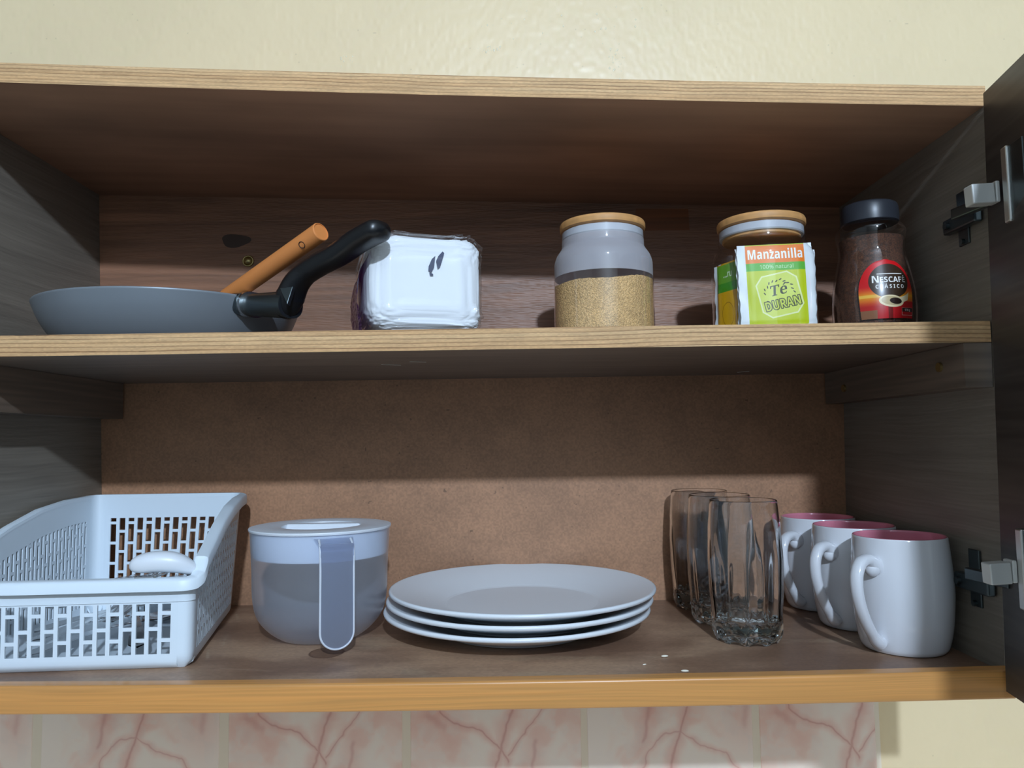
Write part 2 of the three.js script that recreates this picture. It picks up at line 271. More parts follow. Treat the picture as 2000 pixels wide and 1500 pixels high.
// ------------------------------------------------------------------ the wall cabinet
const xl = (y) => -0.0358 * y, xr = (y) => 0.9223 + 0.0255 * y;
const TF = (x) => lerp(0.5237, 0.4840, x / 0.9223), TB = (x) => lerp(0.5194, 0.4885, x / 0.9223);
const MU = 0.2748, MT = 0.2933, BT = -0.003, D = 0.30;
const cab = thing('wall_cabinet', 'dark open wall cabinet with raw plywood shelf edges above pink tiles', 'cabinet', [0, 0, 0]);
{
  const sp = (x, w, y0, y1) => hexa([[x(y0), y0, 0], [x(y0) + w, y0, 0], [x(y0) + w, y0, D], [x(y0), y0, D], [x(y1), y1, 0], [x(y1) + w, y1, 0], [x(y1) + w, y1, D], [x(y1), y1, D]]);
  part('side_panel', sp((y) => xl(y) - 0.018, 0.018, -0.02, 0.523), M.laminate, cab);
  part('side_panel', sp(xr, 0.034, -0.02, 0.4895), M.laminate, cab);
  part('back_panel', slab(-0.025, 0.945, MT - 0.008, 0.526, -0.0055, -0.0005), M.darkply, cab, 'reddish brown plywood back of the upper compartment');
  part('back_panel', slab(-0.02, 0.94, -0.02, MT - 0.008, -0.0055, -0.0005), M.hardboard, cab, 'brown hardboard back of the lower compartment');
  // top board: sags and slopes, raw layered front edge
  const strip = (x0, x1, n, under, top, zf, f) => { // board cut in n bays along x
    const body = [], edge = [];
    for (let i = 0; i < n; i++) {
      const a = lerp(x0, x1, i / n), b = lerp(x0, x1, (i + 1) / n), g = hexa([[a, under(a, 0), 0], [b, under(b, 0), 0], [b, under(b, 1), zf], [a, under(a, 1), zf], [a, top(a, 0), 0], [b, top(b, 0), 0], [b, top(b, 1), zf], [a, top(a, 1), zf]]);
      const cut = (s, e) => { const k = new THREE.BufferGeometry(); for (const nme of ['position', 'normal', 'uv']) { const at = g.attributes[nme]; k.setAttribute(nme, new THREE.BufferAttribute(at.array.slice(s * at.itemSize, e * at.itemSize), at.itemSize)); } return k; };
      body.push(cut(0, 18)); if (i === 0) body.push(cut(24, 30)); if (i === n - 1) body.push(cut(18, 24));
      const e = cut(30, 36), p = e.attributes.position, uv = e.attributes.uv; for (let j = 0; j < p.count; j++) uv.setY(j, (p.getY(j) - under(p.getX(j), 1)) / (top(p.getX(j), 1) - under(p.getX(j), 1)) * 0.019); edge.push(e);
    }
    return [mergeGeometries(body), mergeGeometries(edge)];
  };
  const sag = (x) => 0.0022 * (1 - ((x - 0.46) / 0.46) ** 2) - 0.0014;
  const [tb, te] = strip(-0.04, 0.9365, 24, (x, f) => lerp(TB(x), TF(x) - sag(x), f), (x, f) => lerp(TB(x), TF(x) - sag(x), f) + 0.0183, D, 0);
  const top = part('top_board', tb, M.topUnder, cab); part('plywood_edge', te, M.edgeA, top, 'raw layered plywood front edge');
  const [mb, me] = strip(0.0, 0.928, 12, () => MU, () => MT, D, 0);
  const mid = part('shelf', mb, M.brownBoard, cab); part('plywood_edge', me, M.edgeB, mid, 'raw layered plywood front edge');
  const bot = part('bottom_board', slab(0.0, 0.9215, BT - 0.018, BT, 0.0, D), M.shelf, cab);
  for (const [x0, z0, x1, z1] of [[0.3805, 0.1874, 0.3991, 0.1795], [0.4128, 0.2125, 0.4281, 0.2056], [0.7856, 0.0368, 0.7962, 0.0486]]) part('scratch', tube([[x0, MU - 0.00005, z0], [(x0 + x1) / 2, MU - 0.0001, (z0 + z1) / 2 + 0.0006], [x1, MU - 0.00005, z1]], 0.0005, 10, 5), std({ color: rgb(176, 168, 156), roughness: 0.7 }), mid, 'pale scratch in the dark laminate');
  // varnished edging strip, a little higher than the board and sagging in the middle
  const bow = (x) => 0.0018 - 0.0034 * (1 - ((x - 0.36) / 0.5) ** 2);
  const er = 0.0025, eh = 0.0232, ed = 0.0132, ep = []; for (let k = 0; k <= 6; k++) { const a = (k / 6) * Math.PI / 2; ep.push([ed - er + er * Math.sin(a), eh - er + er * Math.cos(a)]); } for (let k = 0; k <= 6; k++) { const a = (k / 6) * Math.PI / 2; ep.push([ed - er + er * Math.cos(a), er - er * Math.sin(a)]); }
  const loop = [[0, 0], [0, eh], ...ep, [0, 0]];
  part('edging_strip', planar(creased(grid(48, loop.length - 1, (u, v) => { const x = lerp(-0.055, 0.9215, u), p = loop[Math.round(v * (loop.length - 1))]; return [x, -0.0232 + bow(x) + p[1], D + 0.0002 + p[0]]; }, true), 0.6)), M.trim, cab, 'orange varnished wooden strip along the front');
  // battens that carry the shelf
  const bat = (a, b, y0) => hexa([[a(y0), y0, 0.004], [b, y0, 0.004], [b, y0, 0.296], [a(y0), y0, 0.296], [a(MU), MU - 0.0003, 0.004], [b, MU - 0.0003, 0.004], [b, MU - 0.0003, 0.296], [a(MU), MU - 0.0003, 0.296]]);
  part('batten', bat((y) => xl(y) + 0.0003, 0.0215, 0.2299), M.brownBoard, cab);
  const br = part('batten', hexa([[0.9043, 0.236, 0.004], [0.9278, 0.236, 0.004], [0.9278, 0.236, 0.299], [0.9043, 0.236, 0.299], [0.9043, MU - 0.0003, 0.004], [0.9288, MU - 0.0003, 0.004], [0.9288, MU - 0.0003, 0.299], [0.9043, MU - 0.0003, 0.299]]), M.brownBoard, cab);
  for (const [z, y] of [[0.262, 0.257], [0.06, 0.252]]) part('screw', cyl(0.0042, 0.003, 16, 'x').translate(0.9035, y, z), M.brass, br);
  // screw through the back of the upper compartment, and the dark knot and old nail hole beside it
  part('screw', [lathe([[0, 0.004], [0.003, 0.0035], [0.0046, 0.002], [0.0052, 0]], 20).rotateX(Math.PI / 2).translate(0.1758, 0.4302, -0.0004), new THREE.TorusGeometry(0.0064, 0.0011, 8, 24).translate(0.1758, 0.4302, 0.0006)], M.brass, cab);
  part('knot', grid(24, 3, (u, v) => { const a = u * 6.2832, r = v * (1 + 0.12 * Math.sin(3 * a + 1)); return [0.159 + 0.0185 * r * Math.cos(a), 0.4572 + 0.0088 * r * Math.sin(a), -0.0003]; }, true), std({ color: rgb(72, 50, 38), roughness: 0.5 }), cab, 'dark oval knot in the plywood back');
  part('repair_patch', hexa([[0.672, 0.462, -0.0006], [0.742, 0.4615, -0.0006], [0.742, 0.4615, 0.0002], [0.672, 0.462, 0.0002], [0.674, 0.4905, -0.0006], [0.741, 0.4895, -0.0006], [0.741, 0.4895, 0.0002], [0.674, 0.4905, 0.0002]]), std({ map: T.darkply, color: rgb(245, 205, 150), roughness: 0.5 }), cab, 'lighter brown patch of veneer');
  // open door at the side, dark inside
  const hx = (y) => lerp(0.9097, 0.9215, (y + 0.0118) / 0.4978), L = 0.445, dx = -0.15, dz = 0.9887, y0 = -0.0118, y1 = 0.487, zt = 0.0195, z0 = 0.32;
  const c = (y) => [[hx(y), y, z0], [hx(y) + zt, y, z0], [hx(y) + zt + dx * L, y, z0 + dz * L], [hx(y) + dx * L, y, z0 + dz * L]];
  part('door', hexa([...c(y0), ...c(y1)]), M.blackBoard, cab, 'black door standing open');
  // two concealed hinges: mounting plate on the side panel, arm, cup flange on the door
  const hinge = (y, ya, x0, x1, zf) => {
    const x = xr(y), h = part('hinge', rbox(0.0022, 0.05, 0.016, 0.0008, x - 0.0015, y - 0.006, 0.266), M.ferrule, cab);
    part('mounting_plate', [rbox(0.008, 0.014, 0.05, 0.002, x - 0.0055, y - 0.01, 0.27), cyl(0.0032, 0.004, 14, 'x').translate(x - 0.0105, y - 0.01, 0.254), cyl(0.0026, 0.004, 14, 'x').translate(x - 0.0035, y - 0.028, 0.266)], M.ferrule, h);
    part('arm', [new RoundedBoxGeometry(x1 - x0, 0.0165, 0.012, 2, 0.0012).rotateZ(0.05).translate((x0 + x1) / 2, ya, zf - 0.006), new RoundedBoxGeometry(0.0035, 0.0175, 0.012, 2, 0.001).translate(x1 + 0.0024, ya + 0.0015, zf - 0.006)], M.hingeArm, h);
    part('link', [rbox(0.006, 0.01, 0.046, 0.0015, 0, 0, 0).rotateY(0.18).translate((x0 + x - 0.006) / 2 + 0.006, (ya + y - 0.008) / 2, (zf + 0.268) / 2)], M.ferrule, h);
    part('cup', [rbox(0.004, 0.062, 0.009, 0.0016, 0, 0, 0).rotateY(-0.14).translate(hx(y) - 0.0063, ya + 0.004, 0.356)], M.nickel, h);
    part('flange', rbox(0.0018, 0.06, 0.022, 0.0008, 0, 0, 0).rotateY(-0.14).translate(hx(y) - 0.0073, ya + 0.004, 0.37), M.ferrule, h);
  };
  hinge(0.4, 0.3908, 0.89, 0.9085, 0.348); hinge(0.0745, 0.0873, 0.8828, 0.8995, 0.353);
}
// ------------------------------------------------------------------ upper shelf
const Y1 = MT + 0.0003;
// grey frying pan with black handle
{
  const c = [0.15, Y1, 0.152], t = thing('frying_pan', 'large grey frying pan with angled black handle on upper shelf', 'frying pan', c);
  const outer = spline([[0, 0], [0.06, 0.0002], [0.092, 0.001], [0.104, 0.005], [0.115, 0.016], [0.1235, 0.03], [0.1295, 0.045]], 48), inner = spline([[0.1275, 0.0452], [0.121, 0.031], [0.112, 0.017], [0.101, 0.0065], [0.06, 0.0038], [0, 0.0036]], 40);
  part('body', lathe([...outer, ...spline([[0.1295, 0.045], [0.1292, 0.0462], [0.128, 0.0462], [0.1275, 0.0452]], 6).slice(1)], 96, 1.2), M.panGrey, t);
  part('cooking_surface', lathe(inner, 96, 1.2), M.panInside, t, 'black non-stick inside');
  const d = [0.84, 0.5426], P = (r, y, s = 0) => [d[0] * r - d[1] * s, y - c[1], d[1] * r + d[0] * s], side = [-d[1], 0, d[0]];
  const base = sweep([P(0.116, 0.3325), P(0.125, 0.332), P(0.13, 0.3315)], () => [0.017, 0.0115], side, 6, 24, 3);
  const hd = part('ferrule', [sweep([P(0.126, 0.3318), P(0.15, 0.3292), P(0.172, 0.3268), P(0.188, 0.3255)], (u) => [lerp(0.0125, 0.0145, u), lerp(0.0105, 0.013, u)], side, 16, 28, 2.4), base], M.ferrule, t, 'dark shiny metal ferrule');
  part('rivet_collar', sweep([P(0.1275, 0.3317), P(0.134, 0.3312)], () => [0.0165, 0.0125], side, 4, 28, 2.4), M.steel, hd);
  part('handle', sweep([P(0.1765, 0.3225), P(0.1815, 0.325), P(0.1875, 0.3335), P(0.195, 0.344), P(0.206, 0.3515), P(0.224, 0.3575), P(0.25, 0.3635), P(0.274, 0.3718), P(0.289, 0.3755), P(0.301, 0.3778), P(0.307, 0.3782)], (u) => {
    const e = u > 0.93 ? Math.sqrt(Math.max(0.02, 1 - ((u - 0.93) / 0.07) ** 2)) : 1, w = u < 0.12 ? lerp(0.011, 0.0135, u / 0.12) : u < 0.3 ? lerp(0.0135, 0.0105, (u - 0.12) / 0.18) : lerp(0.0105, 0.0135, (u - 0.3) / 0.6);
    return [w * e, (u < 0.12 ? 0.0115 : lerp(0.0105, 0.0088, u)) * e];
  }, side, 90, 28, 2.6), M.bakelite, t, 'black bakelite handle');
  part('bolt', new THREE.ExtrudeGeometry(new THREE.Shape([[-0.0065, 0.0065], [0.0062, 0.0068], [0.0045, -0.0095]].map((p) => new THREE.Vector2(...p))), { depth: 0.003, bevelEnabled: true, bevelThickness: 0.0008, bevelSize: 0.0008, bevelSegments: 2 }).rotateX(-0.3).rotateY(-0.35).translate(...P(0.1955, 0.331, 0.0105)), M.ferrule, t, 'shiny facet of the handle socket');
}
// smaller pan lying in the first one: only its copper coloured handle shows
{
  const c = [0.148, Y1 + 0.0042, 0.143], t = thing('small_pan', 'small dark pan with round orange-brown handle resting inside the large grey pan', 'frying pan', c);
  part('body', lathe([...spline([[0, 0], [0.05, 0.0004], [0.066, 0.003], [0.078, 0.014], [0.086, 0.03]], 30), [0.0845, 0.0305], ...spline([[0.0835, 0.029], [0.076, 0.0155], [0.064, 0.0055], [0.045, 0.0032], [0, 0.003]], 24)], 72, 0.9), M.panInside, t);
  const d = [0.82, 0.572], P = (r, y) => [0.14 - c[0] + d[0] * r, y - c[1], 0.14 - c[2] + d[1] * r], side = [-d[1], 0, d[0]];
  part('handle_bracket', sweep([P(0.082, 0.325), P(0.097, 0.3315), P(0.108, 0.3385), P(0.118, 0.3455)], (u) => [0.007, 0.0045], side, 14, 16, 3), M.ferrule, t);
  const A = new THREE.Vector3(...P(0.108, 0.3438)), B = new THREE.Vector3(...P(0.2465, 0.3862)), len = A.distanceTo(B), g = new THREE.CylinderGeometry(0.0088, 0.0088, len, 40, 1, true).rotateX(Math.PI / 2);
  const h = new THREE.Group(); h.name = 'handle'; h.position.copy(A).lerp(B, 0.5); h.lookAt(B); t.add(h); h.userData.label = 'round orange-brown handle';
  const prof = (s) => lathe([[0.0088, 0], [0.0088, 0.0004], [0.0084, 0.0011], [0.0078, 0.0013], [0.0076, 0.0004], [0, 0.0004]], 40, 0.5).rotateX(s * Math.PI / 2);
  part('grip', g, M.copper, h); part('end_cap', prof(1).translate(0, 0, len / 2), M.copper, h); part('end_cap', prof(-1).translate(0, 0, -len / 2), M.copper, h);
  // hanging hole near the tip
  const hole = lathe([[0, -0.0009], [0.0022, -0.0009], [0.0027, 0.0003], [0.0033, 0.0005], [0.0034, 0]], 20, 0.5).rotateZ(0); hole.translate(0, 0.0086, 0); const hm = part('hanging_hole', hole, std({ color: rgb(60, 36, 22), roughness: 0.7 }), h); hm.rotation.z = -2.0 + Math.PI * 0.0; hm.position.set(0, 0, len / 2 - 0.019); hm.rotation.z = 2.2;
}
// pack of white paper wrapped in clear film
{
  const t = thing('tissue_pack', 'white tissue paper roll wrapped in clear film with dark blue mark', 'tissue pack', [0.4215, Y1, 0.222], 0.29);
  const w = 0.0535, h = 0.0458, d = 0.056, R = rng(7);
  const body = (e, amp, sw) => grid(160, 110, (u, v) => {
    const a = u * Math.PI * 2, b = (v - 0.5) * Math.PI, cp = (x, p) => Math.sign(x) * Math.abs(x) ** p;
    let x = cp(Math.cos(b), 0.32) * cp(Math.cos(a), 0.36), z = cp(Math.cos(b), 0.32) * cp(Math.sin(a), 0.3), y = cp(Math.sin(b), 0.3);
    const n = (fbm(u, v, 9, 7, 171, 5) - 0.5) * amp + Math.abs(fbm(u, v, 14, 16, 177, 3) - 0.5) * e, pinch = 1 - 0.07 * smooth(-y, 0.5, 1) * (x < 0 ? 1.5 : 0.2) - 0.05 * smooth(y, 0.6, 1) * (x < 0 ? 1.2 : 0.3);
    return [x * w * sw * pinch * (1 + n), Math.max(0.0002, h * sw + y * h * sw * (1 + (y > 0 ? n : 0))), z * d * sw * (1 + n)];
  }, true);
  part('tissue_roll', body(0.1, 0.07, 1), M.tissue, t, 'white quilted paper');
  part('wrapper', body(0.2, 0.09, 1.03), M.film, t, 'clear crinkled film');
  part('printed_side', grid(16, 20, (u, v) => { const z = lerp(0.05, -0.05, u), y = lerp(0.002, 0.072, v); return [-w - 0.0035 - 0.004 * Math.sin(v * 3.1) * (1 - 0.4 * u) - 0.0012 * (fbm(u, v, 6, 6, 181) - 0.5) * 4 + 0.006 * smooth(v, 0.7, 1), y, z + 0.002 * (fbm(u, v, 5, 5, 185) - 0.5)]; }), M.filmPurple, t, 'purple printed film on the side');
  const ink = (pts, o) => { const s = new THREE.Shape(pts.map((p) => new THREE.Vector2(...p))), g = new THREE.ShapeGeometry(s), p = g.attributes.position; for (let i = 0; i < p.count; i++) p.setZ(i, d * 1.033 + 0.0004); return g; };
  part('printed_mark', [ink([[0.0085, 0.066], [0.0105, 0.0705], [0.0145, 0.075], [0.016, 0.0735], [0.0135, 0.065], [0.0118, 0.06], [0.0098, 0.0585]]), ink([[0.0078, 0.0705], [0.0045, 0.0675], [0.0015, 0.0605], [0.0012, 0.0565], [0.0042, 0.0552], [0.0066, 0.0602]]), ink([[0.002, 0.0555], [0.0055, 0.0538], [0.0058, 0.0522], [0.003, 0.052]])], M.inkBlue, t, 'dark blue mark');
}
// two storage jars with wooden lids
const jarBody = () => [[0, 0.0012], [0.04, 0.001], [0.046, 0.0018], [0.0495, 0.0055], [0.0507, 0.012], [0.0507, 0.05], [0.0507, 0.077], [0.0502, 0.0825], [0.0482, 0.0885], [0.0447, 0.0938], [0.0428, 0.0975], [0.0424, 0.1015], [0.0424, 0.1135]];
function jar(label, pos) {
  const t = thing('storage_jar', label, 'jar', pos);
  part('glass_body', lathe(spline(jarBody(), 70), 80, 1.2), M.pane, t);
  part('lid', lathe([[0, 0.1142], [0.0415, 0.1142], [0.0432, 0.115], [0.0436, 0.1165], [0.0436, 0.1203], [0.0428, 0.122], [0.041, 0.1226], [0, 0.1226]], 80, 0.5), M.bamboo, t, 'flat round bamboo lid');
  part('gasket', lathe([[0.0395, 0.1135], [0.0412, 0.1125], [0.0414, 0.106], [0.0406, 0.1048], [0.038, 0.1045]], 72, 0.6), M.gasket, t, 'whitish silicone seal');
  part('lid_plug', lathe([[0, 0.1015], [0.0375, 0.1015], [0.0385, 0.1022], [0.0385, 0.1142]], 64, 0.5), M.bamboo, t);
  return t;
}
{
  const c = [0.608, Y1, 0.188], j = jar('storage jar of brown sugar with cloudy upper glass and wooden lid', c);
  part('sugar_dust', lathe(spline([[0.0499, 0.0655], [0.0499, 0.077], [0.0494, 0.0822], [0.0474, 0.088], [0.044, 0.0933], [0.0421, 0.097], [0.0417, 0.1045]], 30), 72, 1.2), M.sugarDust, j, 'film of sugar dust inside the upper glass');
  const sug = part('brown_sugar', [grid(96, 26, (u, v) => { const a = u * Math.PI * 2; return [Math.cos(a) * 0.0496, 0.003 + v * (0.058 + 0.0045 * Math.sin(a + 0.6) + 0.0009 * Math.sin(5 * a) + 0.0006 * vn(u, 0, 90, 1, 5)), -Math.sin(a) * 0.0496, u * 0.31, v * 0.06]; }),
    grid(48, 12, (u, v) => { const a = u * Math.PI * 2, r = 0.0496 * (1 - v), top = 0.061 + (0.0045 * Math.sin(a + 0.6) + 0.0009 * Math.sin(5 * a)) * (1 - v) + 0.0006 * vn(u, 0, 90, 1, 5); return [Math.cos(a) * r, top + 0.001 * Math.sin(v * 3), -Math.sin(a) * r, Math.cos(a) * r, Math.sin(a) * r]; })], M.sugar, scene);
  T.sugar.repeat.set(1 / 0.15, 1 / 0.075); T.sugarbump.repeat.set(1 / 0.15, 1 / 0.075);
  sug.position.set(...c); tag(sug, 'golden brown sugar filling the jar halfway', 'sugar', undefined, 'stuff');
}
const teaJar = [0.7705, Y1, 0.188];
jar('clear storage jar of tea sachets with wooden lid', teaJar);
// tea sachets standing in that jar
const printFront = canvasTex(600, 760, (g, w, h) => {
  g.fillStyle = '#eef2f4'; g.fillRect(0, 0, w, h);
  const x0 = 66, x1 = 538; g.fillStyle = '#c9d413'; g.fillRect(x0, 0, x1 - x0, h);
  g.fillStyle = '#fb8214'; g.fillRect(x0, 8, x1 - x0, 150); g.fillStyle = '#5fb834'; g.fillRect(x0, 158, x1 - x0, 66);
  g.fillStyle = '#ffffff'; g.textAlign = 'center'; g.textBaseline = 'middle'; g.save(); g.translate((x0 + x1) / 2, 84); g.scale(0.84, 1.12); g.font = 'bold 102px sans-serif'; g.fillText('Manzanilla', 0, 0); g.restore();
  g.fillStyle = '#cdeab8'; g.font = '46px sans-serif'; g.fillText('100% natural', (x0 + x1) / 2 + 6, 192);
  g.save(); g.translate(318, 430); g.rotate(-0.2);
  g.beginPath(); const W = 165, H = 176, k = 62; [[-W + k, -H], [W - k, -H], [W, -H + k], [W, H - k], [W - k, H], [-W + k, H], [-W, H - k], [-W, -H + k]].forEach((p, i) => (i ? g.lineTo(...p) : g.moveTo(...p))); g.closePath(); g.fillStyle = '#d9e35a'; g.fill(); g.lineWidth = 12; g.strokeStyle = '#eef3b2'; g.lineJoin = 'round'; g.stroke();
  g.strokeStyle = '#3c4218'; g.fillStyle = '#3c4218';
  for (let i = 0; i < 22; i++) { const a = -2.9 + i * 0.27, r = 118 + 7 * Math.sin(i * 2.3); if (a > 0.25 && a < 2.3) continue; g.save(); g.translate(Math.cos(a) * r, Math.sin(a) * r - 4); g.rotate(a + 0.9); g.beginPath(); g.ellipse(0, 0, 13, 5, 0, 0, 6.3); g.fill(); g.restore(); }
  g.font = 'italic bold 120px serif'; g.fillText('T\u00e9', -8, -40);
  g.font = 'bold 104px sans-serif'; g.lineWidth = 15; g.strokeStyle = '#2e3312'; g.strokeText('DURAN', 6, 78, 300); g.fillStyle = '#cfd84a'; g.fillText('DURAN', 6, 78, 300);
  g.restore();
  g.fillStyle = '#f2f6e4'; g.beginPath(); g.ellipse(300, 726, 120, 26, 0, 0, 6.3); g.fill();
});
const printSide = canvasTex(600, 760, (g, w, h) => {
  g.fillStyle = '#e9edf0'; g.fillRect(0, 0, w, h); const x0 = 60, x1 = 540;
  g.fillStyle = '#d8a30e'; g.fillRect(x0, 0, x1 - x0, h); g.fillStyle = '#6aa52c'; g.fillRect(x0, 8, x1 - x0, 190); g.fillStyle = '#3f9420'; g.fillRect(x0, 198, x1 - x0, 90);
  g.fillStyle = '#dff0cf'; g.font = 'bold 96px sans-serif'; g.textAlign = 'center'; g.textBaseline = 'middle'; g.fillText('...ru', 300, 110);
  g.strokeStyle = '#8a5d08'; g.lineWidth = 6; g.beginPath(); g.arc(300, 520, 120, 0, 6.3); g.stroke();
});
{
  const matF = std({ map: printFront, roughness: 0.45 }), matS = std({ map: printSide, roughness: 0.45 });
  // a flat filled sachet with crimped, slightly wavy side seams
  const face = (w, h, seed, s) => grid(28, 30, (u, v) => {
    const x = (u - 0.5) * w, y = v * h, e = Math.abs(u - 0.5) * 2, puff = (1 - smooth(e, 0.62, 0.84)) * Math.sin(clamp(v * 1.03) * Math.PI) ** 0.4, wave = 0.0006 * Math.sin(v * 17 + seed) * smooth(e, 0.7, 1) + 0.0012 * (fbm(u, v, 4, 4, seed) - 0.5), fold = -0.0012 * Math.exp(-(((v - 0.1) / 0.02) ** 2));
    return [x + 0.0004 * Math.sin(v * 40 + seed) * smooth(e, 0.9, 1) * Math.sign(u - 0.5), y, s * (0.0003 + 0.0017 * puff + (s > 0 ? fold : 0)) + wave, s > 0 ? u : 1 - u, v];
  }, s < 0);
  const sachet = (label, w, h, pos, turn, lean, mat, seed) => {
    const t = thing('tea_sachet', label, 'tea sachet', pos, turn, 'tea sachets in the glass jar'); t.rotation.order = 'YXZ'; t.rotation.x = lean[0]; t.rotation.z = lean[1];
    part('front', face(w, h, seed, 1), mat, t); part('back', face(w, h, seed, -1), M.foil, t); return t;
  };
  const [jx, jy, jz] = teaJar, y = jy + 0.0028;
  sachet('yellow tea sachet with orange band, foremost in the glass jar', 0.073, 0.0905, [jx + 0.0065, y, jz + 0.0245], -0.06, [-0.03, 0.02], matF, 3);
  sachet('tea sachet directly behind the orange-banded one, only its white seams showing', 0.0735, 0.0885, [jx + 0.0072, y, jz + 0.0198], -0.06, [-0.02, 0.03], matF, 5);
  sachet('tea sachet second behind the orange-banded one with white edge showing', 0.077, 0.0865, [jx + 0.008, y, jz + 0.0155], -0.05, [-0.02, -0.012], matF, 8);
  sachet('green and yellow tea sachet turned towards the cabinet side, outermost in jar', 0.042, 0.079, [jx - 0.0342, y, jz - 0.0035], -1.12, [-0.03, 0.02], matS, 11);
  sachet('tea sachet behind the green and yellow one, first white edge', 0.0445, 0.0815, [jx - 0.0303, y, jz - 0.006], -1.15, [-0.03, 0.0], matS, 14);
  sachet('tea sachet behind the green and yellow one, second white edge', 0.0465, 0.079, [jx - 0.0265, y, jz - 0.008], -1.18, [-0.03, 0.02], matS, 17);
}
// instant coffee jar
{
  const c = [0.886, Y1, 0.18], prof = (y) => { // radius by height
    const k = [[0, 0.035], [0.006, 0.0378], [0.026, 0.0398], [0.05, 0.0388], [0.073, 0.0345], [0.088, 0.0315], [0.1, 0.0322], [0.109, 0.0335], [0.115, 0.0318], [0.12, 0.0255], [0.124, 0.0245]];
    for (let i = 0; i < k.length - 1; i++) if (y <= k[i + 1][0]) { const t = (y - k[i][0]) / (k[i + 1][0] - k[i][0]), p = k[Math.max(0, i - 1)], n = k[Math.min(k.length - 1, i + 2)], m0 = ((k[i + 1][1] - p[1]) / (k[i + 1][0] - p[0])) * (k[i + 1][0] - k[i][0]), m1 = ((n[1] - k[i][1]) / (n[0] - k[i][0])) * (k[i + 1][0] - k[i][0]); return (2 * t ** 3 - 3 * t * t + 1) * k[i][1] + (t ** 3 - 2 * t * t + t) * m0 + (-2 * t ** 3 + 3 * t * t) * k[i + 1][1] + (t ** 3 - t * t) * m1; }
    return 0.0245;
  };
  const t = thing('coffee_jar', 'waisted glass coffee jar with black cap and red label', 'coffee jar', c), pts = [[0, 0.0015], [0.03, 0.001]]; for (let i = 0; i <= 60; i++) pts.push([prof(i / 60 * 0.124), i / 60 * 0.124]);
  part('glass_body', lathe(pts, 80, 1.2), M.pane, t);
  part('cap', lathe([[0, 0.1195], [0.026, 0.1195], [0.0274, 0.1203], [0.0278, 0.1265], [0.0274, 0.1355], [0.0264, 0.1385], [0.0242, 0.14], [0, 0.14]], 72, 0.5), M.capBlack, t, 'black plastic screw cap');
  // label: arch shaped, follows the glass
  const labelTex = canvasTex(560, 640, (g, w, h) => {
    const a = g.createLinearGradient(0, 0, 0, h); a.addColorStop(0, '#d8141c'); a.addColorStop(0.46, '#d01218'); a.addColorStop(0.62, '#f0a21e'); a.addColorStop(0.7, '#e0701a'); a.addColorStop(0.8, '#b81a14'); a.addColorStop(1, '#c4121a'); g.fillStyle = a; g.fillRect(0, 0, w, h);
    g.fillStyle = '#c4121a'; g.fillRect(w * 0.42, h * 0.72, w, h); g.fillStyle = '#7a1410'; g.fillRect(w * 0.48, h * 0.8, w * 0.08, h * 0.2); g.fillStyle = '#f3b948'; g.fillRect(0, h * 0.6, w * 0.36, h * 0.05); g.fillStyle = '#8b5a3c'; g.fillRect(0, h * 0.86, w * 0.3, h * 0.14);
    g.fillStyle = '#3d2a1c'; g.beginPath(); g.ellipse(w * 0.54, h * 0.375, w * 0.37, h * 0.295, 0, 0, 6.3); g.fill();
    g.fillStyle = '#f4f0ea'; g.textBaseline = 'alphabetic'; g.font = 'bold 108px sans-serif'; g.fillText('N', w * 0.215, h * 0.4); g.font = 'bold 84px sans-serif'; g.fillText('ESCAF\u00c9', w * 0.355, h * 0.4, w * 0.5); g.fillRect(w * 0.32, h * 0.245, w * 0.48, 9);
    g.font = 'bold 58px sans-serif'; g.save(); g.translate(w * 0.545, h * 0.5); g.scale(0.92, 1); g.textAlign = 'center'; g.font = 'bold 56px sans-serif'; g.fillText('C L \u00c1 S I C O', 0, 0); g.restore(); g.textAlign = 'left';
    g.fillStyle = '#f0dcb0'; g.beginPath(); g.ellipse(w * 0.55, h * 0.715, w * 0.22, h * 0.1, 0.12, 0, 6.3); g.fill(); g.beginPath(); g.moveTo(w * 0.66, h * 0.66); g.quadraticCurveTo(w * 0.84, h * 0.63, w * 0.9, h * 0.56); g.lineTo(w * 0.86, h * 0.7); g.quadraticCurveTo(w * 0.78, h * 0.74, w * 0.7, h * 0.74); g.fill();
    g.fillStyle = '#c9b285'; g.beginPath(); g.ellipse(w * 0.55, h * 0.71, w * 0.18, h * 0.075, 0.12, 0, 6.3); g.fill(); g.fillStyle = '#2a1712'; g.beginPath(); g.ellipse(w * 0.62, h * 0.715, w * 0.11, h * 0.052, 0.12, 0, 6.3); g.fill();
    g.strokeStyle = '#f6c9bd'; g.lineWidth = 4; g.strokeRect(w * 0.73, h * 0.83, w * 0.24, h * 0.12); g.fillStyle = '#3a1c18'; g.fillRect(w * 0.73, h * 0.83, w * 0.24, h * 0.065); g.fillStyle = '#f7e9e4'; g.font = 'bold 30px sans-serif'; g.fillText('170 g', w * 0.78, h * 0.88);
  });
  const a0 = -0.1, lab = grid(36, 30, (u, v) => { const y = lerp(0.016, 0.0755, v), half = 0.68 * (v < 0.42 ? lerp(0.94, 1, v / 0.42) : Math.sqrt(Math.max(0.002, 1 - ((v - 0.42) / 0.58) ** 2.6))), a = a0 + (u - 0.5) * 2 * half, r = prof(y) + 0.0005; return [Math.sin(a) * r, y, Math.cos(a) * r, 0.5 + (u - 0.5) * half / 0.68, v]; });
  part('label', lab, phy({ map: labelTex, roughness: 0.3, clearcoat: 0.4, clearcoatRoughness: 0.1 }), t, 'arched red and brown paper label');
  const cp = [[0, 0.003]]; for (let i = 0; i <= 40; i++) { const y = 0.003 + i / 40 * 0.1; cp.push([prof(y) - 0.0022, y]); } cp.push([0.02, 0.105], [0, 0.106]);
